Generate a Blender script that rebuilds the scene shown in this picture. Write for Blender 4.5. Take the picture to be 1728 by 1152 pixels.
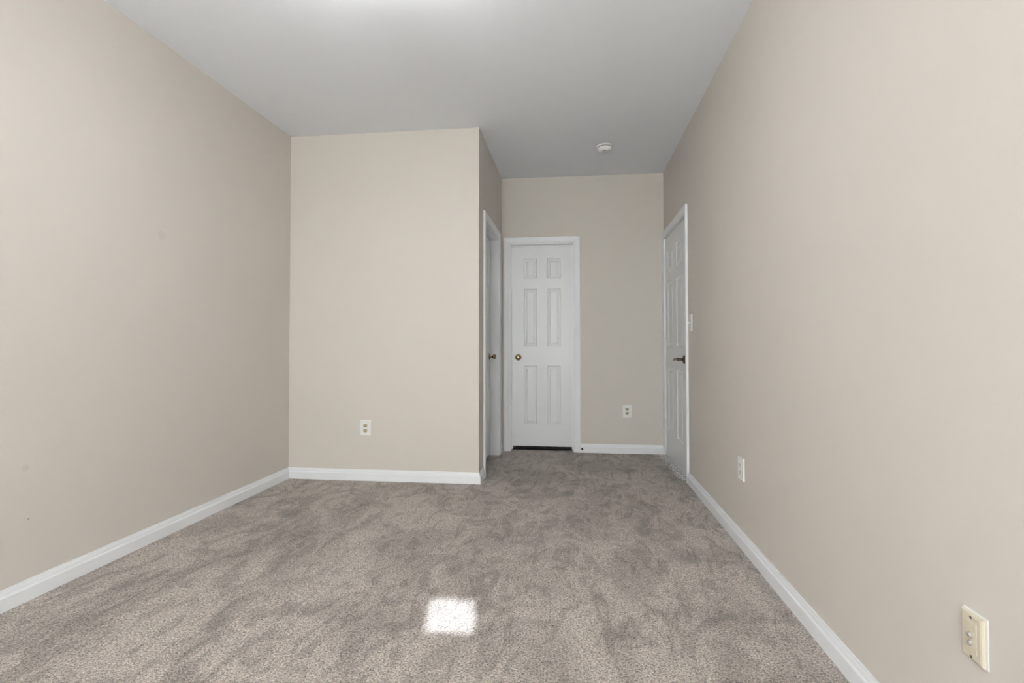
import bpy, bmesh, math, random
from mathutils import Matrix, Vector
random.seed(7)
PI = math.pi
S = bpy.context.scene
for o in list(bpy.data.objects):
    bpy.data.objects.remove(o)
C = S.collection

# ------------------------------------------------------------------ room measures (metres)
XL, XR = -2.266, 0.871          # left and right wall
YB, YF = 3.992, 5.270           # closet front wall, far wall
XB = -0.726                     # side of the closet
YW = -2.2                       # window wall behind the camera
H = 2.74
T = 0.12                        # wall thickness

# ------------------------------------------------------------------ camera
F, YAW, PITCH, ROLL, CH, SH = 890.545, 0.1172, 0.0204, 0.0007, 1.0603, -12.585
R = Matrix.Rotation(YAW, 3, 'Z') @ Matrix.Rotation(PITCH, 3, 'X') @ Matrix.Rotation(ROLL, 3, 'Y')
cam_d = bpy.data.cameras.new('camera')
cam = bpy.data.objects.new('camera', cam_d)
C.objects.link(cam)
r, f, u = R.col[0], R.col[1], R.col[2]
cam.matrix_world = Matrix(((r.x, u.x, -f.x, 0), (r.y, u.y, -f.y, 0), (r.z, u.z, -f.z, CH), (0, 0, 0, 1)))
cam_d.sensor_width = 36
cam_d.lens = F * 36 / 1728
cam_d.shift_y = SH / 1728
cam_d.clip_start = 0.02
S.camera = cam

# ------------------------------------------------------------------ world, sun, daylight, exposure
S.view_settings.view_transform = 'Standard'
S.view_settings.look = 'None'
S.view_settings.gamma = 1
S.view_settings.exposure = 0.0
S.view_settings.use_curve_mapping = False
w = bpy.data.worlds.new('sky')
S.world = w
w.use_nodes = True
bg = w.node_tree.nodes['Background']
bg.inputs[0].default_value = (0.75, 0.85, 1.0, 1)
bg.inputs[1].default_value = 1.0

SUN = Vector((-0.17, 1.0, -0.534)).normalized()
sd = bpy.data.lights.new('sun', 'SUN')
sd.energy = 14.5
sd.color = (0.93, 1.0, 1.08)
sd.angle = math.radians(0.45)
so = bpy.data.objects.new('sun', sd)
so.rotation_euler = SUN.to_track_quat('-Z', 'Y').to_euler()
so.location = (0.6, -6, 5)
C.objects.link(so)

wd = bpy.data.lights.new('window_daylight', 'AREA')
wd.shape = 'RECTANGLE'
wd.size, wd.size_y = 1.62, 1.44
wd.energy = 143
wd.color = (0.975, 1.0, 1.015)
wo = bpy.data.objects.new('window_daylight', wd)
wo.location = (-0.45, YW + 0.015, 1.32)
wo.rotation_euler = (PI / 2, 0, PI)
C.objects.link(wo)
LAMP_W = 28.5


# ------------------------------------------------------------------ materials
def mat(name, col, rough=0.5, metal=0.0, bump=None, spec=0.5, emit=None):
    m = bpy.data.materials.new(name)
    m.use_nodes = True
    nt = m.node_tree
    b = nt.nodes['Principled BSDF']
    b.inputs['Base Color'].default_value = (*col, 1)
    b.inputs['Roughness'].default_value = rough
    b.inputs['Metallic'].default_value = metal
    b.inputs['Specular IOR Level'].default_value = spec
    if emit:
        b.inputs['Emission Color'].default_value = (*emit[0], 1)
        b.inputs['Emission Strength'].default_value = emit[1]
    if bump:
        tc = nt.nodes.new('ShaderNodeTexCoord')
        n = nt.nodes.new('ShaderNodeTexNoise')
        n.inputs['Scale'].default_value = bump[0]
        n.inputs['Detail'].default_value = 3
        bp = nt.nodes.new('ShaderNodeBump')
        bp.inputs['Strength'].default_value = bump[1]
        bp.inputs['Distance'].default_value = bump[2]
        nt.links.new(tc.outputs['Object'], n.inputs['Vector'])
        nt.links.new(n.outputs['Fac'], bp.inputs['Height'])
        nt.links.new(bp.outputs['Normal'], b.inputs['Normal'])
    return m

def lin(r_, g_, b_):
    return tuple(((c / 255 + 0.055) / 1.055) ** 2.4 if c > 10 else c / 255 / 12.92 for c in (r_, g_, b_))

WALLC = (0.690, 0.645, 0.597)
m_wall = mat('beige_wall_paint', WALLC, 0.62, bump=(220, 0.12, 0.002), spec=0.35)
m_ceil = mat('white_ceiling_paint', (0.89, 0.92, 0.965), 0.85, bump=(160, 0.15, 0.002), spec=0.2)
m_trim = mat('white_trim_paint', (0.88, 0.90, 0.925), 0.38, bump=(60, 0.03, 0.001))
m_door = mat('white_door_paint', (0.83, 0.845, 0.855), 0.36, bump=(90, 0.05, 0.001))
m_plastic = mat('white_plastic', lin(238, 238, 236), 0.35, bump=(300, 0.02, 0.001))
m_ivory = mat('ivory_plastic', lin(216, 207, 187), 0.38, bump=(300, 0.02, 0.001))
m_slot = mat('dark_slot', (0.03, 0.027, 0.02), 0.7, bump=(300, 0.02, 0.001))
m_black = mat('black_rubber', (0.012, 0.012, 0.013), 0.6, bump=(300, 0.05, 0.001))
m_brass = mat('aged_brass', (0.36, 0.27, 0.16), 0.26, 1.0, bump=(120, 0.05, 0.001))
m_bronze = mat('oil_rubbed_bronze', (0.12, 0.088, 0.06), 0.33, 1.0, bump=(120, 0.05, 0.001))
m_chrome = mat('nickel_connector', (0.80, 0.81, 0.83), 0.28, 1.0, bump=(200, 0.03, 0.001))
m_screw = mat('tarnished_screw', (0.28, 0.22, 0.23), 0.4, 0.8, bump=(200, 0.03, 0.001))
m_fray = mat('white_carpet_backing', lin(245, 245, 242), 0.9, bump=(160, 1.0, 0.006))
m_shade = mat('white_sun_blocking_shade', lin(236, 236, 232), 0.8, bump=(400, 0.1, 0.001))
LAMPC = (1.0, 0.995, 1.0)
m_glow = mat('lit_lamp_glass', (0.9, 0.9, 0.88), 0.4, emit=(LAMPC, LAMP_W))

# scuffs on the left wall: each one a soft spot at its own place in the paint
def add_spots(m, base, spots):
    nt = m.node_tree
    b = nt.nodes['Principled BSDF']
    geo = nt.nodes.new('ShaderNodeNewGeometry')
    prev = None
    for (p, rad, amt) in spots:
        d = nt.nodes.new('ShaderNodeVectorMath'); d.operation = 'DISTANCE'
        d.inputs[1].default_value = p
        nt.links.new(geo.outputs['Position'], d.inputs[0])
        mr = nt.nodes.new('ShaderNodeMapRange')
        mr.interpolation_type = 'SMOOTHSTEP'
        mr.inputs['From Min'].default_value = rad * 0.45
        mr.inputs['From Max'].default_value = rad
        mr.inputs['To Min'].default_value = 1 - amt
        mr.inputs['To Max'].default_value = 1
        nt.links.new(d.outputs['Value'], mr.inputs['Value'])
        if prev is None:
            prev = mr.outputs['Result']
        else:
            mu = nt.nodes.new('ShaderNodeMath'); mu.operation = 'MULTIPLY'
            nt.links.new(prev, mu.inputs[0]); nt.links.new(mr.outputs['Result'], mu.inputs[1])
            prev = mu.outputs[0]
    mx = nt.nodes.new('ShaderNodeMix'); mx.data_type = 'RGBA'
    mx.inputs['A'].default_value = (0, 0, 0, 1)
    mx.inputs['B'].default_value = (*base, 1)
    nt.links.new(prev, mx.inputs['Factor'])
    nt.links.new(mx.outputs['Result'], b.inputs['Base Color'])

m_wall_l = mat('beige_wall_paint_scuffed', WALLC, 0.62, bump=(220, 0.12, 0.002), spec=0.35)
add_spots(m_wall_l, WALLC, [((XL, 2.66, 1.667), 0.035, 0.07), ((XL, 1.952, 0.549), 0.02, 0.08),
                            ((XL, 1.968, 0.336), 0.006, 0.4)])

def speckle(m, a_, b_, scale):
    nt = m.node_tree
    tc = nt.nodes.new('ShaderNodeTexCoord'); n = nt.nodes.new('ShaderNodeTexNoise'); cr = nt.nodes.new('ShaderNodeValToRGB')
    n.inputs['Scale'].default_value = scale; n.inputs['Detail'].default_value = 2
    cr.color_ramp.elements[0].position = 0.42; cr.color_ramp.elements[0].color = (*a_, 1)
    cr.color_ramp.elements[1].position = 0.52; cr.color_ramp.elements[1].color = (*b_, 1)
    nt.links.new(tc.outputs['Object'], n.inputs['Vector']); nt.links.new(n.outputs['Fac'], cr.inputs['Fac'])
    nt.links.new(cr.outputs['Color'], nt.nodes['Principled BSDF'].inputs['Base Color'])
speckle(m_fray, lin(132, 124, 116), lin(250, 250, 248), 75)

def carpet_material():
    m = bpy.data.materials.new('taupe_cut_pile_carpet')
    m.use_nodes = True
    nt = m.node_tree; L = nt.links
    N = lambda t: nt.nodes.new(t)
    b = nt.nodes['Principled BSDF']
    b.inputs['Roughness'].default_value = 1.0
    b.inputs['Specular IOR Level'].default_value = 0.1
    b.inputs['Sheen Weight'].default_value = 0.15
    tc = N('ShaderNodeTexCoord')
    def noise(scale, detail, rough=0.5, dist=0.0, sx=1, sy=1, rot=0):
        mp = N('ShaderNodeMapping')
        mp.inputs['Scale'].default_value = (sx, sy, 1)
        mp.inputs['Rotation'].default_value = (0, 0, rot)
        n = N('ShaderNodeTexNoise')
        n.inputs['Scale'].default_value = scale
        n.inputs['Detail'].default_value = detail
        n.inputs['Roughness'].default_value = rough
        n.inputs['Distortion'].default_value = dist
        L.new(tc.outputs['Object'], mp.inputs['Vector'])
        L.new(mp.outputs['Vector'], n.inputs['Vector'])
        return n.outputs['Fac']
    def mrange(v, a, b_, c, d, smooth=False):
        mr = N('ShaderNodeMapRange')
        if smooth: mr.interpolation_type = 'SMOOTHSTEP'
        for k, x in zip(('From Min', 'From Max', 'To Min', 'To Max'), (a, b_, c, d)):
            mr.inputs[k].default_value = x
        L.new(v, mr.inputs['Value'])
        return mr.outputs['Result']
    def math_(op, a, b_):
        k = N('ShaderNodeMath'); k.operation = op
        for i, x in enumerate((a, b_)):
            if isinstance(x, (int, float)): k.inputs[i].default_value = x
            else: L.new(x, k.inputs[i])
        return k.outputs[0]
    grain = noise(150, 3, 0.68, 0.8)                     # single tufts
    cr = N('ShaderNodeValToRGB')
    e = cr.color_ramp.elements
    e[0].position = 0.37; e[0].color = (0.215, 0.188, 0.165, 1)
    e[1].position = 0.63; e[1].color = (0.80, 0.725, 0.670, 1)
    k = e.new(0.49); k.color = (0.51, 0.450, 0.405, 1)
    L.new(grain, cr.inputs['Fac'])
    # pile brushed this way and that by the vacuum cleaner and by feet
    p1 = mrange(noise(2.3, 3, 0.55, 1.2, 1, 0.7, 0.5), 0.38, 0.60, 0.86, 1.11, True)
    p2 = mrange(noise(7.5, 4, 0.62, 1.8, 1.0, 0.42, -0.6), 0.38, 0.52, 0.80, 1.08, True)
    p3 = mrange(noise(26, 3, 0.6, 0.5), 0.3, 0.7, 0.93, 1.06)
    tone = math_('MULTIPLY', math_('MULTIPLY', p1, p2), p3)
    mul = N('ShaderNodeVectorMath'); mul.operation = 'SCALE'
    L.new(cr.outputs['Color'], mul.inputs[0]); L.new(tone, mul.inputs['Scale'])
    L.new(mul.outputs[0], b.inputs['Base Color'])
    vo = N('ShaderNodeTexVoronoi'); vo.inputs['Scale'].default_value = 150
    L.new(tc.outputs['Object'], vo.inputs['Vector'])
    h = math_('ADD', math_('MULTIPLY', grain, 1.4), math_('MULTIPLY', vo.outputs['Distance'], -0.5))
    bp = N('ShaderNodeBump'); bp.inputs['Strength'].default_value = 0.9; bp.inputs['Distance'].default_value = 0.008
    L.new(h, bp.inputs['Height'])
    L.new(bp.outputs['Normal'], b.inputs['Normal'])
    return m
m_carpet = carpet_material()

# ------------------------------------------------------------------ helpers
def add_box(bm, x0, x1, y0, y1, z0, z1):
    vs = [bm.verts.new((x, y, z)) for x in (x0, x1) for y in (y0, y1) for z in (z0, z1)]
    for q in ((0, 1, 3, 2), (4, 6, 7, 5), (0, 4, 5, 1), (2, 3, 7, 6), (0, 2, 6, 4), (1, 5, 7, 3)):
        bm.faces.new([vs[i] for i in q])

def add_lathe(bm, prof, axis='-Y', seg=32, loc=(0, 0, 0), sx=1.0):
    """prof: (radius, distance along axis). axis -Y: away from a wall; -Z: down from the ceiling"""
    rings = []
    for (rr, d) in prof:
        ring = []
        for i in range(seg):
            a = 2 * PI * i / seg
            c, s = rr * math.cos(a) * sx, rr * math.sin(a)
            p = (c, -d, s) if axis == '-Y' else (c, s, -d)
            ring.append(bm.verts.new((p[0] + loc[0], p[1] + loc[1], p[2] + loc[2])))
        rings.append(ring)
    for a, b in zip(rings, rings[1:]):
        for i in range(seg):
            j = (i + 1) % seg
            bm.faces.new((a[i], a[j], b[j], b[i]))
    bm.faces.new(rings[0]); bm.faces.new(list(reversed(rings[-1])))

def add_loft(bm, sections):
    rs = [[bm.verts.new(p) for p in s] for s in sections]
    n = len(rs[0])
    for a, b in zip(rs, rs[1:]):
        for i in range(n):
            j = (i + 1) % n
            bm.faces.new((a[i], a[j], b[j], b[i]))
    bm.faces.new(rs[0]); bm.faces.new(list(reversed(rs[-1])))

def obj(name, bm, m, parent=None, loc=None, rot=None, smooth=False, bevel=0, seg=2):
    bmesh.ops.recalc_face_normals(bm, faces=bm.faces)
    me = bpy.data.meshes.new(name)
    bm.to_mesh(me); bm.free()
    me.materials.append(m)
    if smooth:
        for p in me.polygons: p.use_smooth = True
    o = bpy.data.objects.new(name, me)
    C.objects.link(o)
    if parent: o.parent = parent
    if loc: o.location = loc
    if rot is not None: o.rotation_euler = (0, 0, rot)
    if bevel:
        bv = o.modifiers.new('bevel', 'BEVEL')
        bv.width = bevel; bv.segments = seg; bv.limit_method = 'ANGLE'; bv.angle_limit = math.radians(35)
    if smooth:
        try:
            es = o.modifiers.new('edges', 'EDGE_SPLIT'); es.split_angle = math.radians(38)
        except Exception: pass
    return o

def tag(o, label, cat=None, group=None, kind=None):
    o['label'] = label
    if cat: o['category'] = cat
    if group: o['group'] = group
    if kind: o['kind'] = kind
    return o

def struct(o, label, cat):
    return tag(o, label, cat, kind='structure')

def thing(name, label, cat, loc, rot=0.0, group=None):
    o = bpy.data.objects.new(name, None)
    o.empty_display_size = 0.05
    C.objects.link(o)
    o.location = loc; o.rotation_euler = (0, 0, rot)
    return tag(o, label, cat, group)

def boxes(name, m, bs, parent=None, **k):
    bm = bmesh.new()
    for b in bs: add_box(bm, *b)
    return obj(name, bm, m, parent, **k)

# ------------------------------------------------------------------ the shell
XO, YO = 1.95, 6.25              # outer limits behind the two doors
# door openings  (clear opening between jambs)
D1 = (-0.632, -0.012, 2.075)     # far wall, x0, x1, top
D2 = (4.262, 5.040, 2.075)       # closet side, y0, y1, top
D3 = (4.258, 5.202, 2.075)       # right wall
J = 0.02                         # jamb thickness

struct(boxes('floor', m_carpet, [(XL - T, XO, YW - T, YO, -0.05, 0)]), 'taupe cut-pile carpet with brushed patches over the whole room', 'carpet')
struct(boxes('ceiling', m_ceil, [(XL - T, XO, YW - T, YO, H, H + 0.1)]), 'flat white painted ceiling', 'ceiling')
struct(boxes('wall_left', m_wall_l, [(XL - T, XL, YW, YO, 0, H)]), 'plain beige wall on the left', 'wall')
struct(boxes('wall_closet', m_wall, [(XL, XB, YB, YB + T, 0, H)]), 'beige closet front wall with one outlet', 'wall')
a, b, z = D2
struct(boxes('wall_closet_side', m_wall, [(XB - T, XB, YB + T, a - J, 0, H), (XB - T, XB, b + J, YF, 0, H),
       (XB - T, XB, a - J, b + J, z + J, H)]), 'narrow beige side wall of the closet with a door in it', 'wall')
a, b, z = D1
struct(boxes('wall_back', m_wall, [(XL, a - J, YF, YF + T, 0, H), (b + J, XO, YF, YF + T, 0, H),
       (a - J, b + J, YF, YF + T, z + J, H)]), 'beige far wall around the narrow panelled door', 'wall')
a, b, z = D3
struct(boxes('wall_right', m_wall, [(XR, XR + T, YW, a - J, 0, H), (XR, XR + T, b + J, YF, 0, H),
       (XR, XR + T, a - J, b + J, z + J, H)]), 'long beige wall on the right', 'wall')
struct(boxes('wall_outer', m_wall, [(XL, XO, YO - T, YO, 0, H), (XO - T, XO, YW, YO - T, 0, H)]),
       'walls of the spaces behind the doors', 'wall')
# window wall behind the camera
W1 = (-1.26, 0.36, 0.60, 2.04)
SUN_GAP = (0.247 - 0.104, 0.247 + 0.104, 2.299 - 0.099, 2.299 + 0.099)  # opening added only to shape the sun patch on the carpet
y0, y1 = YW - T, YW
bs = []
gx = sorted([XL, XO, W1[0], W1[1], SUN_GAP[0], SUN_GAP[1]]); gz = sorted([0, H, W1[2], W1[3], SUN_GAP[2], SUN_GAP[3]])
for xa, xb in zip(gx, gx[1:]):
    for za, zb in zip(gz, gz[1:]):
        mx_, mz_ = (xa + xb) / 2, (za + zb) / 2
        if not any(Wn[0] < mx_ < Wn[1] and Wn[2] < mz_ < Wn[3] for Wn in (W1, SUN_GAP)):
            bs.append((xa, xb, y0, y1, za, zb))
struct(boxes('wall_front', m_wall, bs), 'beige window wall behind the viewer', 'wall')

def glass_material():
    m = bpy.data.materials.new('window_glass')
    m.use_nodes = True
    nt = m.node_tree
    nt.nodes.clear()
    o = nt.nodes.new('ShaderNodeOutputMaterial')
    mx = nt.nodes.new('ShaderNodeMixShader'); mx.inputs[0].default_value = 0.06
    t = nt.nodes.new('ShaderNodeBsdfTransparent'); g = nt.nodes.new('ShaderNodeBsdfGlossy')
    g.inputs['Roughness'].default_value = 0.02
    nt.links.new(t.outputs[0], mx.inputs[1]); nt.links.new(g.outputs[0], mx.inputs[2])
    nt.links.new(mx.outputs[0], o.inputs[0])
    return m
m_glass = glass_material()

def window(n, Wn, shade, label):
    x0, x1, z0, z1 = Wn
    cx, cz = (x0 + x1) / 2, (z0 + z1) / 2
    fr = 0.035 if shade else 0.0
    bm = bmesh.new()
    c = 0.07
    add_box(bm, x0 - c, x0, YW + 0.001, YW + 0.016, z0 - c, z1 + c)
    add_box(bm, x1, x1 + c, YW + 0.001, YW + 0.016, z0 - c, z1 + c)
    add_box(bm, x0, x1, YW + 0.001, YW + 0.016, z1, z1 + c)
    add_box(bm, x0, x1, YW + 0.001, YW + 0.016, z0 - c, z0)
    wn = obj('window_%d' % n, bm, m_trim, bevel=0.003)
    struct(wn, label, 'window')
    if fr:
        bm = bmesh.new()
        ya, yb = YW - 0.10, YW - 0.06
        add_box(bm, x0 + 0.001, x0 + fr, ya, yb, z0 + 0.001, z1 - 0.001)
        add_box(bm, x1 - fr, x1 - 0.001, ya, yb, z0 + 0.001, z1 - 0.001)
        for zz in (z0 + 0.001, cz - fr / 2, z1 - fr):
            add_box(bm, x0 + fr, x1 - fr, ya, yb, zz, zz + fr - 0.001)
        obj('window_sash', bm, m_trim, wn)
    bm = bmesh.new()
    add_box(bm, x0 + 0.002, x1 - 0.002, YW - 0.083, YW - 0.079, z0 + 0.002, z1 - 0.002)
    obj('window_pane', bm, m_glass, wn)
    if shade:
        bm = bmesh.new()
        add_box(bm, x0 + 0.003, x1 - 0.003, YW - 0.035, YW - 0.032, z0 + 0.004, z1 - 0.03)  # opaque sheet added to keep direct sun out of the wide window
        add_lathe(bm, [(0.018, 0), (0.018, 0.004)], '-Y', 16, ((x0 + x1) / 2, YW - 0.03, z0 + 0.02))
        obj('added_sun_shade', bm, m_shade, wn)
window(1, W1, True, 'wide window behind the viewer with an added white shade that blocks direct sun')
window(2, SUN_GAP, False, 'added small high opening behind the viewer, sized to shape the patch of sun')

# ------------------------------------------------------------------ baseboards (profile swept along a wall, mitred ends)
BH, BT = 0.086, 0.015
BPROF = [(0, 0), (BT, 0), (BT, 0.054), (BT - 0.002, 0.058), (BT - 0.005, 0.061), (BT - 0.0055, 0.066),
         (BT - 0.0065, 0.073), (BT - 0.009, 0.079), (BT - 0.010, BH), (0, BH)]
def baseboard(name, paths, label):
    """paths: list of poly-lines of (x, y) on the wall face; room lies to the LEFT of travel"""
    bm = bmesh.new()
    for pts in paths:
        n = len(pts)
        secs = []
        for i, p in enumerate(pts):
            p = Vector(p)
            def nrm(a_, b_):
                d = (Vector(b_) - Vector(a_)).normalized()
                return Vector((-d.y, d.x))
            ns = []
            if i > 0: ns.append(nrm(pts[i - 1], pts[i]))
            if i < n - 1: ns.append(nrm(pts[i], pts[i + 1]))
            if len(ns) == 2:
                m_ = ns[0] + ns[1]; m_ = m_ / (m_.dot(ns[0]))
            else: m_ = ns[0]
            secs.append([(p.x + m_.x * t, p.y + m_.y * t, zz) for (t, zz) in BPROF])
        add_loft(bm, secs)
    return struct(obj(name, bm, m_trim), label, 'baseboard')
def bb(name, pts, label):
    return baseboard(name, [pts], label)
# travel so that the room is on the left: left wall (room at +x) runs towards -y
bb('baseboard_left', [(XL, YB - BT), (XL, YW)], 'white moulded baseboard along the left wall')
bb('baseboard_closet', [(XB, D2[0] - 0.082), (XB, YB), (XL, YB)], 'white baseboard wrapping round the closet corner')
bb('baseboard_closet_side', [(XB, YF - BT), (XB, D2[1] + 0.082)], 'short white baseboard stub in the corner between two doors')
bb('baseboard_back', [(XR - 0.019, YF), (0.047, YF)], 'white baseboard along the far wall')
bb('baseboard_right', [(XR, YW), (XR, D3[0] - 0.083)], 'white moulded baseboard along the right wall')
bb('baseboard_front', [(XL + BT, YW), (XR - BT, YW)], 'white baseboard under the windows behind the viewer')

# ------------------------------------------------------------------ doors: local frame, front faces -Y, +X right, wall face at y = 0
CPROF = [(0.0, 0.0), (0.0, 0.009), (0.003, 0.0115), (0.012, 0.0125), (0.018, 0.0105), (0.022, 0.0125), (0.040, 0.016),
         (0.050, 0.018), (0.064, 0.018), (0.068, 0.016), (0.068, 0.0)]      # (distance from opening, thickness)
def casing(bm, x0, x1, top, rev=0.005):
    """three-sided mitred moulding around the opening x0..x1, up to top"""
    secs = [[], [], [], []]
    for (w_, t) in CPROF:
        w_ += rev
        secs[0].append((x0 - w_, -t, 0.0)); secs[1].append((x0 - w_, -t, top + w_))
        secs[2].append((x1 + w_, -t, top + w_)); secs[3].append((x1 + w_, -t, 0.0))
    add_loft(bm, secs)

def panel_door(bm, x0, x1, z0, z1, cols, rows, th=0.035):
    """front at y=0, back at y=th, moulded raised panels on the front"""
    xs = sorted({x0, x1, *[c for p in cols for c in p]})
    zs = sorted({z0, z1, *[c for p in rows for c in p]})
    for i in range(len(xs) - 1):
        for j in range(len(zs) - 1):
            a_, b_, c_, d_ = xs[i], xs[i + 1], zs[j], zs[j + 1]
            if (a_, b_) in cols and (c_, d_) in rows:
                prev = None
                for (ins, dep) in ((0, 0), (0.004, 0.001), (0.010, 0.0075), (0.018, 0.008), (0.026, 0.0065), (0.040, 0.0012), (0.043, 0.0010)):
                    ring = [bm.verts.new(v) for v in ((a_ + ins, dep, c_ + ins), (b_ - ins, dep, c_ + ins),
                                                      (b_ - ins, dep, d_ - ins), (a_ + ins, dep, d_ - ins))]
                    if prev:
                        for k in range(4):
                            bm.faces.new((prev[k], prev[(k + 1) % 4], ring[(k + 1) % 4], ring[k]))
                    prev = ring
                bm.faces.new(prev)
            else:
                bm.faces.new([bm.verts.new(v) for v in ((a_, 0, c_), (b_, 0, c_), (b_, 0, d_), (a_, 0, d_))])
    bmesh.ops.remove_doubles(bm, verts=bm.verts, dist=1e-5)
    ed = [e for e in bm.edges if e.is_boundary]
    r_ = bmesh.ops.extrude_edge_only(bm, edges=ed)
    vs = [v for v in r_['geom'] if isinstance(v, bmesh.types.BMVert)]
    for v in vs: v.co.y = th
    ed2 = [e for e in bm.edges if e.is_boundary]
    bmesh.ops.contextual_create(bm, geom=ed2)

KNOB = [(0.0005, 0.066), (0.010, 0.0655), (0.018, 0.063), (0.0235, 0.058), (0.026, 0.052), (0.0255, 0.046), (0.022, 0.040),
        (0.015, 0.034), (0.0105, 0.028), (0.0095, 0.016), (0.012, 0.010), (0.012, 0.0035)]
ROSE = [(0.0315, 0.0), (0.0325, 0.002), (0.031, 0.005), (0.025, 0.008), (0.014, 0.0095)]

def build_doorway(n, loc, rot, hw, top, recess, slab, rows, cols, labels, opens_in=False):
    """loc: centre of the opening on the wall face. hw: half the clear width"""
    tr = bmesh.new()
    casing(tr, -hw, hw, top)
    trim = obj('trim_%d' % n, tr, m_trim, loc=loc, rot=rot)
    struct(trim, labels[1], 'door frame')
    jb = bmesh.new()
    D = T - 0.002
    add_box(jb, -hw - J + 0.0005, -hw, 0.0, D, 0, top + J - 0.0005)
    add_box(jb, hw, hw + J - 0.0005, 0.0, D, 0, top + J - 0.0005)
    add_box(jb, -hw, hw, 0.0, D, top, top + J - 0.0005)
    obj('jamb', jb, m_trim, trim)
    st = bmesh.new()                                   # stop strip the door closes on
    if opens_in: ya, yb = recess + 0.037, recess + 0.049
    else: ya, yb = recess - 0.014, recess - 0.002
    s = 0.012
    add_box(st, -hw, -hw + s, ya, yb, 0, top); add_box(st, hw - s, hw, ya, yb, 0, top)
    add_box(st, -hw + s, hw - s, ya, yb, top - s, top)
    obj('door_stop_strip', st, m_trim, trim)
    bm = bmesh.new()
    panel_door(bm, -hw + slab[0], hw - slab[0], slab[1], top - slab[2], cols, rows)
    M = Matrix.Translation(loc) @ Matrix.Rotation(rot, 4, 'Z')
    dl = M @ Vector((0, recess, 0))
    d = obj('door_%d' % n, bm, m_door, loc=dl, rot=rot)
    struct(d, labels[0], 'door')
    return d, trim

def knob(door, x, z):
    b1 = bmesh.new(); add_lathe(b1, KNOB, seg=40, loc=(x, 0, z))
    k = obj('door_knob', b1, m_brass, door, smooth=True); k['label'] = 'aged brass round knob'
    b2 = bmesh.new(); add_lathe(b2, ROSE, seg=40, loc=(x, 0, z))
    obj('rose', b2, m_brass, k, smooth=True)

# 1: narrow door in the far wall
hw1 = (D1[1] - D1[0]) / 2
cx1 = (D1[0] + D1[1]) / 2
rows = [(0.248, 0.850), (1.040, 1.632), (1.729, 1.940)]
d1, t1 = build_doorway(1, (cx1, YF, 0), 0, hw1, 2.066, 0.075, (0.003, 0.037, 0.003), rows,
    [(-0.188, -0.049), (0.049, 0.190)],
    ('narrow white six-panel door in the far wall', 'white moulded frame of the narrow door in the far wall'))
knob(d1, -0.243, 0.933)
boxes('door_gap_shade', mat('dark_gap_shade', (0.018, 0.013, 0.010), 0.7, bump=(80, 0.2, 0.002)), [(-hw1, hw1, 0.056, T - 0.003, 0.0, 0.006)], t1)['label'] = 'dark strip standing for the shade in the gap under the door'  # near-black strip laid in so the gap under the door reads as shadow
# 2: closet door, deep in the side of the closet
hw2 = (D2[1] - D2[0]) / 2
d2, t2 = build_doorway(2, (XB, (D2[0] + D2[1]) / 2, 0), PI / 2, hw2, D2[2], 0.078, (0.006, 0.022, 0.008), rows,
    [(-0.265, -0.055), (0.055, 0.265)],
    ('white closet door seen nearly edge on, recessed in the closet side', 'white moulded frame of the closet door'), opens_in=True)
knob(d2, hw2 - 0.066, 0.948)
# 3: door in the right wall, hinged on its far side, flush with the frame
hw3 = (D3[1] - D3[0]) / 2
d3, t3 = build_doorway(3, (XR, (D3[0] + D3[1]) / 2, 0), -PI / 2, hw3, D3[2], 0.003, (0.004, 0.010, 0.003), rows,
    [(-0.345, -0.105), (0.065, 0.305)],
    ('white six-panel door in the right wall, with a bronze lever', 'white moulded frame of the door in the right wall'), opens_in=True)
# lever handle
lx, lz = hw3 - 0.085, 0.942
b_ = bmesh.new()
def oval(cx, cy, cz, a_, c_, n=14):      # cross-section in the plane x = const
    return [(cx, cy + a_ * math.cos(2 * PI * i / n), cz + c_ * math.sin(2 * PI * i / n)) for i in range(n)]
add_lathe(b_, [(0.013, 0.004), (0.0115, 0.012), (0.0105, 0.030), (0.0115, 0.046), (0.013, 0.056), (0.010, 0.063), (0.001, 0.064)], seg=24, loc=(lx, 0, lz))
secs = []
for (dx, dy, dz, a_, c_) in ((0.010, -0.052, 0, 0.009, 0.011), (-0.012, -0.054, 0, 0.0085, 0.0105), (-0.035, -0.058, 0.001, 0.0065, 0.009),
                             (-0.060, -0.063, 0.0, 0.0055, 0.009), (-0.085, -0.066, -0.003, 0.0055, 0.0095), (-0.108, -0.066, -0.008, 0.005, 0.009),
                             (-0.118, -0.065, -0.011, 0.003, 0.006)):
    secs.append(oval(lx + dx, dy, lz + dz, a_, c_))
add_loft(b_, secs)
lev = obj('lever_handle', b_, m_bronze, d3, smooth=True); lev['label'] = 'dark bronze lever handle'
b_ = bmesh.new(); add_lathe(b_, [(0.036, 0.0), (0.037, 0.003), (0.034, 0.007), (0.025, 0.012), (0.015, 0.016), (0.013, 0.02)], seg=40, loc=(lx, 0, lz))
obj('rose', b_, m_bronze, lev, smooth=True)
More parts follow.
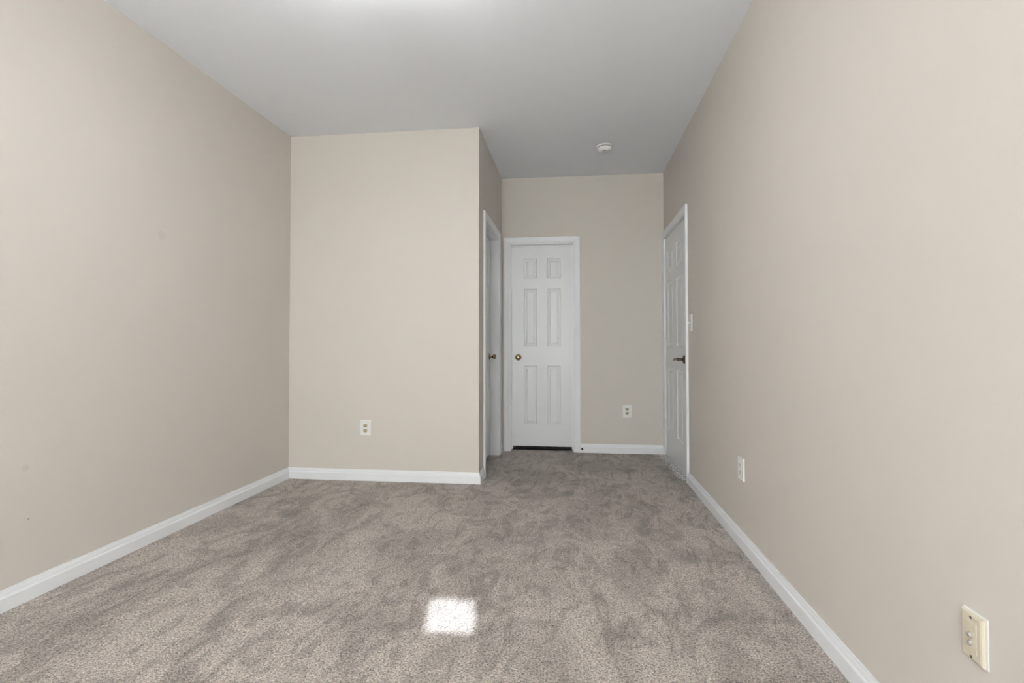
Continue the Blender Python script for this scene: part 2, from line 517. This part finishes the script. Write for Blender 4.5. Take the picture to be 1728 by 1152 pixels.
# hinges on the far (left) edge of door 3
for hz in (1.822, 1.070, 0.285):
    b_ = bmesh.new()
    x = -hw3 + 0.001
    for k in range(5):
        b_2 = 0.018
        n = 12
        z0_ = hz - 0.045 + k * b_2
        ring = lambda zz: [(x + 0.0065 * math.cos(2 * PI * i / n), -0.006 + 0.0065 * math.sin(2 * PI * i / n), zz) for i in range(n)]
        add_loft(b_, [ring(z0_ + 0.0008), ring(z0_ + b_2 - 0.0008)])
    add_box(b_, x + 0.004, x + 0.030, -0.0028, -0.0002, hz - 0.044, hz + 0.044)
    add_box(b_, x - 0.012, x - 0.002, -0.0105, -0.008, hz - 0.044, hz + 0.044)
    hg = obj('hinge', b_, m_trim, d3)
    b_ = bmesh.new()
    for zz in (hz - 0.052, hz + 0.045):
        ring = lambda r_, q: [(x + r_ * math.cos(2 * PI * i / 12), -0.006 + r_ * math.sin(2 * PI * i / 12), q) for i in range(12)]
        add_loft(b_, [ring(0.003, zz), ring(0.0055, zz + 0.002), ring(0.0055, zz + 0.005), ring(0.003, zz + 0.007)])
    obj('hinge_pin', b_, m_trim, hg)

# frayed white strip of backing where the carpet meets the right-hand door
b_ = bmesh.new()
ys = [D3[0] + 0.02 + i * (D3[1] - D3[0] - 0.03) / 60 for i in range(61)]
secs = []
for yy in ys:
    wv = 0.024 + 0.024 * random.random()
    x1_ = XR - 0.004
    secs.append([(x1_, yy, 0.0005), (x1_ - wv, yy, 0.0005), (x1_ - wv * 0.8, yy, 0.002 + 0.004 * random.random()),
                 (x1_ - wv * 0.4, yy, 0.009 + 0.005 * random.random()), (x1_, yy, 0.014 + 0.004 * random.random())])
add_loft(b_, secs)
for k in range(1500):
    yy = random.uniform(ys[0], ys[-1])
    xx = XR - 0.006 - abs(random.gauss(0, 0.022)) - random.random() * 0.02
    ln_ = random.uniform(0.006, 0.020)
    an = random.uniform(0, 2 * PI); up = random.uniform(0.0, 0.8)
    d_ = Vector((math.cos(an) * math.cos(up), math.sin(an) * math.cos(up), math.sin(up)))
    p0 = Vector((xx, yy, random.uniform(0.002, 0.013)))
    p1 = p0 + d_ * ln_
    if p1.x > XR - 0.002: continue
    s_ = d_.cross(Vector((0.3, 0.2, 1))).normalized() * 0.0011
    t_ = d_.cross(s_).normalized() * 0.0011
    add_loft(b_, [[p0 + s_, p0 - s_ * .5 + t_, p0 - s_ * .5 - t_], [p1 + s_ * .6, p1 - s_ * .3 + t_ * .6, p1 - s_ * .3 - t_ * .6]])
tag(obj('frayed_carpet_edge', b_, m_fray), 'frayed white carpet edge along the bottom of the right-hand door', 'carpet edge', kind='stuff')

# ------------------------------------------------------------------ outlets, switch, cable plate (front faces local -Y)
def plate(bm, w_, h_, t=0.006, bev=0.004, hole=None):
    """bevelled wall plate standing on y = 0"""
    def ring(ins, dep, hw_, hh_):
        return [bm.verts.new(v) for v in ((-hw_ + ins, -dep, -hh_ + ins), (hw_ - ins, -dep, -hh_ + ins), (hw_ - ins, -dep, hh_ - ins), (-hw_ + ins, -dep, hh_ - ins))]
    rs = [ring(0, 0.0, w_ / 2, h_ / 2), ring(0.0003, t * 0.45, w_ / 2, h_ / 2), ring(bev * 0.35, t * 0.8, w_ / 2, h_ / 2), ring(bev, t, w_ / 2, h_ / 2)]
    for a_, c_ in zip(rs, rs[1:]):
        for k in range(4): bm.faces.new((a_[k], a_[(k + 1) % 4], c_[(k + 1) % 4], c_[k]))
    bm.faces.new(rs[-1]); bm.faces.new(list(reversed(rs[0])))

def screw(parent, z, y, m=m_plastic, r_=0.0035):
    b1 = bmesh.new(); add_lathe(b1, [(r_, 0), (r_, 0.0008), (r_ * 0.6, 0.0014)], seg=16, loc=(0, y, z))
    s = obj('screw', b1, m, parent)
    b1 = bmesh.new(); add_box(b1, -r_ * 0.8, r_ * 0.8, y - 0.0019, y - 0.0013, z - 0.0005, z + 0.0005)
    obj('screw_slot', b1, m_slot, s)

def duplex(label, loc, rot, w_, h_, m_face, group=None):
    t = thing('electrical_outlet', label, 'outlet', loc, rot, group)
    b1 = bmesh.new(); plate(b1, w_, h_); obj('wall_plate', b1, m_plastic, t)
    for s in (1, -1):
        cz = s * 0.0195
        b1 = bmesh.new()
        n = 28; pts = []
        for i in range(n):
            a_ = 2 * PI * i / n
            pts.append((0.0172 * math.cos(a_), max(-0.0135, min(0.0135, 0.0172 * math.sin(a_)))))
        add_loft(b1, [[(x, -0.0058, cz + zz) for x, zz in pts], [(x, -0.0085, cz + zz) for x, zz in pts], [(x * .95, -0.0092, cz + zz * .95) for x, zz in pts]])
        rc = obj('receptacle', b1, m_face, t)
        rc['label'] = 'aged ivory receptacle'
        for (sx, hh) in ((-0.0068, 0.0052), (0.0068, 0.0044)):
            b1 = bmesh.new(); add_box(b1, sx - 0.0017, sx + 0.0017, -0.0096, -0.0088, cz + 0.003 - hh, cz + 0.003 + hh)
            obj('slot', b1, m_slot, rc)
        b1 = bmesh.new(); add_lathe(b1, [(0.0032, 0.0088), (0.0032, 0.0096)], seg=14, loc=(0, 0, cz - 0.0082))
        obj('ground_hole', b1, m_slot, rc)
    screw(t, 0, -0.0056)
    return t

m_ivory_old = mat('aged_ivory_socket', lin(186, 174, 142), 0.4, bump=(300, 0.02, 0.001))
duplex('white duplex outlet with ivory sockets on the closet front wall', (-1.627, YB, 0.4095), 0, 0.086, 0.124, m_ivory_old)
duplex('white duplex outlet with ivory sockets on the far wall between the two doors', (0.511, YF, 0.409), 0, 0.088, 0.124, m_ivory_old)

# white rectangular outlet on the right wall
t = thing('electrical_outlet', 'all-white rectangular outlet low on the right wall', 'outlet', (XR, 2.903, 0.410), -PI / 2)
b1 = bmesh.new(); plate(b1, 0.092, 0.118, 0.007); obj('wall_plate', b1, m_plastic, t)
b1 = bmesh.new(); add_box(b1, -0.0165, 0.0165, -0.0088, -0.0066, -0.033, 0.033)
rc = obj('receptacle', b1, m_plastic, t, bevel=0.001)
for s in (1, -1):
    for (sx, hh) in ((-0.0068, 0.0045), (0.0068, 0.0038)):
        b1 = bmesh.new(); add_box(b1, sx - 0.0014, sx + 0.0014, -0.0093, -0.0086, s * 0.019 + 0.003 - hh, s * 0.019 + 0.003 + hh)
        obj('slot', b1, m_slot, rc)
    b1 = bmesh.new(); add_lathe(b1, [(0.003, 0.0086), (0.003, 0.0093)], seg=14, loc=(0, 0, s * 0.019 - 0.008))
    obj('ground_hole', b1, m_slot, rc)
for zz in (0.048, -0.048): screw(t, zz, -0.0068)

# light switch beside the right-hand door
t = thing('light_switch', 'white toggle light switch on the right wall beside the door', 'light switch', (XR, 4.085, 1.224), -PI / 2)
b1 = bmesh.new(); plate(b1, 0.082, 0.126, 0.007); obj('wall_plate', b1, m_plastic, t)
b1 = bmesh.new(); add_box(b1, -0.0055, 0.0055, -0.0082, -0.0066, -0.0125, 0.0125); obj('toggle_frame', b1, m_plastic, t)
b1 = bmesh.new()
add_loft(b1, [[(-0.0042, -0.0080, -0.009), (0.0042, -0.0080, -0.009), (0.0042, -0.0080, 0.008), (-0.0042, -0.0080, 0.008)],
              [(-0.0036, -0.021, 0.004), (0.0036, -0.021, 0.004), (0.0036, -0.021, 0.0105), (-0.0036, -0.021, 0.0105)]])
obj('toggle', b1, m_plastic, t, bevel=0.0008)
for zz in (0.030, -0.030): screw(t, zz, -0.0068)

# ivory cable plate with two connectors over a white backing plate
t = thing('cable_wall_plate', 'ivory wall plate with two silver cable connectors near the right edge', 'wall plate', (XR, 1.280, 0.4195), -PI / 2)
b1 = bmesh.new()
add_box(b1, -0.0325, 0.0395, -0.0025, 0, -0.053, 0.056)
bk = obj('backing_plate', b1, m_plastic, t, bevel=0.001); bk['label'] = 'slightly larger white backing plate'
b1 = bmesh.new(); plate(b1, 0.064, 0.1035, 0.0065, 0.0065)
for v in b1.verts: v.co.y -= 0.0025
obj('wall_plate', b1, m_ivory, t)
b1 = bmesh.new(); add_box(b1, -0.0165, 0.0165, -0.0102, -0.0088, -0.033, 0.033)
ins = obj('insert', b1, m_ivory, t, bevel=0.0006)
for cz in (0.0045, -0.0125):
    b1 = bmesh.new()
    hexr = lambda y, r_: [(r_ * math.cos(PI / 3 * i + 0.3), y, cz + r_ * math.sin(PI / 3 * i + 0.3)) for i in range(6)]
    add_loft(b1, [hexr(-0.0100, 0.0068), hexr(-0.0125, 0.0068)])
    add_lathe(b1, [(0.0052, 0.0124), (0.0052, 0.0140), (0.0047, 0.0142), (0.0052, 0.0145), (0.0050, 0.0158), (0.0035, 0.0162)], seg=18, loc=(0, 0, cz))
    obj('cable_connector', b1, m_chrome, ins)['label'] = 'threaded silver connector'
for zz in (0.0425, -0.0425):
    b1 = bmesh.new(); add_lathe(b1, [(0.0034, 0.0088), (0.0034, 0.0096), (0.002, 0.0100)], seg=16, loc=(0, 0, zz))
    obj('screw', b1, m_screw, t)

# rubber-tipped door stop on the far baseboard
t = thing('door_stop', 'small black-tipped door stop on the far baseboard beside the narrow door', 'door stop', (0.0755, YF - BT, 0.046))
b1 = bmesh.new(); add_lathe(b1, [(0.0115, 0), (0.0115, 0.002), (0.006, 0.005), (0.005, 0.045), (0.007, 0.047)], seg=20); obj('post', b1, m_plastic, t, smooth=True)
b1 = bmesh.new(); add_lathe(b1, [(0.0085, 0.0468), (0.0098, 0.050), (0.0098, 0.058), (0.007, 0.061)], seg=20); obj('rubber_tip', b1, m_black, t, smooth=True)

# ------------------------------------------------------------------ smoke detector
t = thing('smoke_detector', 'round white smoke detector on the ceiling near the far wall', 'smoke detector', (0.262, 4.49, H))
b1 = bmesh.new(); add_lathe(b1, [(0.066, 0.0), (0.067, 0.004), (0.066, 0.011), (0.060, 0.013)], '-Z', 48); obj('mounting_base', b1, m_plastic, t, smooth=True)
b1 = bmesh.new(); add_lathe(b1, [(0.057, 0.0125), (0.057, 0.0175)], '-Z', 48); obj('vent_gap', b1, m_slot, t)
b1 = bmesh.new(); add_lathe(b1, [(0.0575, 0.0165), (0.0585, 0.021), (0.057, 0.034), (0.051, 0.045), (0.040, 0.0515), (0.020, 0.0545), (0.001, 0.0545)], '-Z', 48)
obj('body', b1, m_plastic, t, smooth=True)
b1 = bmesh.new(); add_lathe(b1, [(0.010, 0.053), (0.010, 0.0560), (0.0085, 0.0568)], '-Z', 24, (0.0, 0.012, 0)); obj('test_button', b1, m_plastic, t)
b1 = bmesh.new(); add_box(b1, -0.010, 0.004, -0.0405, -0.034, -0.0535, -0.050); obj('sounder_slot', b1, m_slot, t)

# ------------------------------------------------------------------ semi-flush ceiling lamp, just above the frame: light leaves its open top too
t = thing('ceiling_lamp', 'round ceiling lamp with a lit open-topped white glass bowl', 'ceiling lamp', (-0.80, 1.85, H))
b1 = bmesh.new(); add_lathe(b1, [(0.07, 0.0), (0.072, 0.010), (0.060, 0.022), (0.012, 0.028), (0.008, 0.290), (0.001, 0.292)], '-Z', 40); obj('canopy', b1, m_trim, t, smooth=True)
b1 = bmesh.new(); add_lathe(b1, [(0.150, 0.245), (0.170, 0.243), (0.168, 0.255), (0.150, 0.285), (0.118, 0.310), (0.078, 0.326), (0.035, 0.333), (0.001, 0.334)], '-Z', 48)
obj('glass_bowl', b1, m_glow, t, smooth=True)
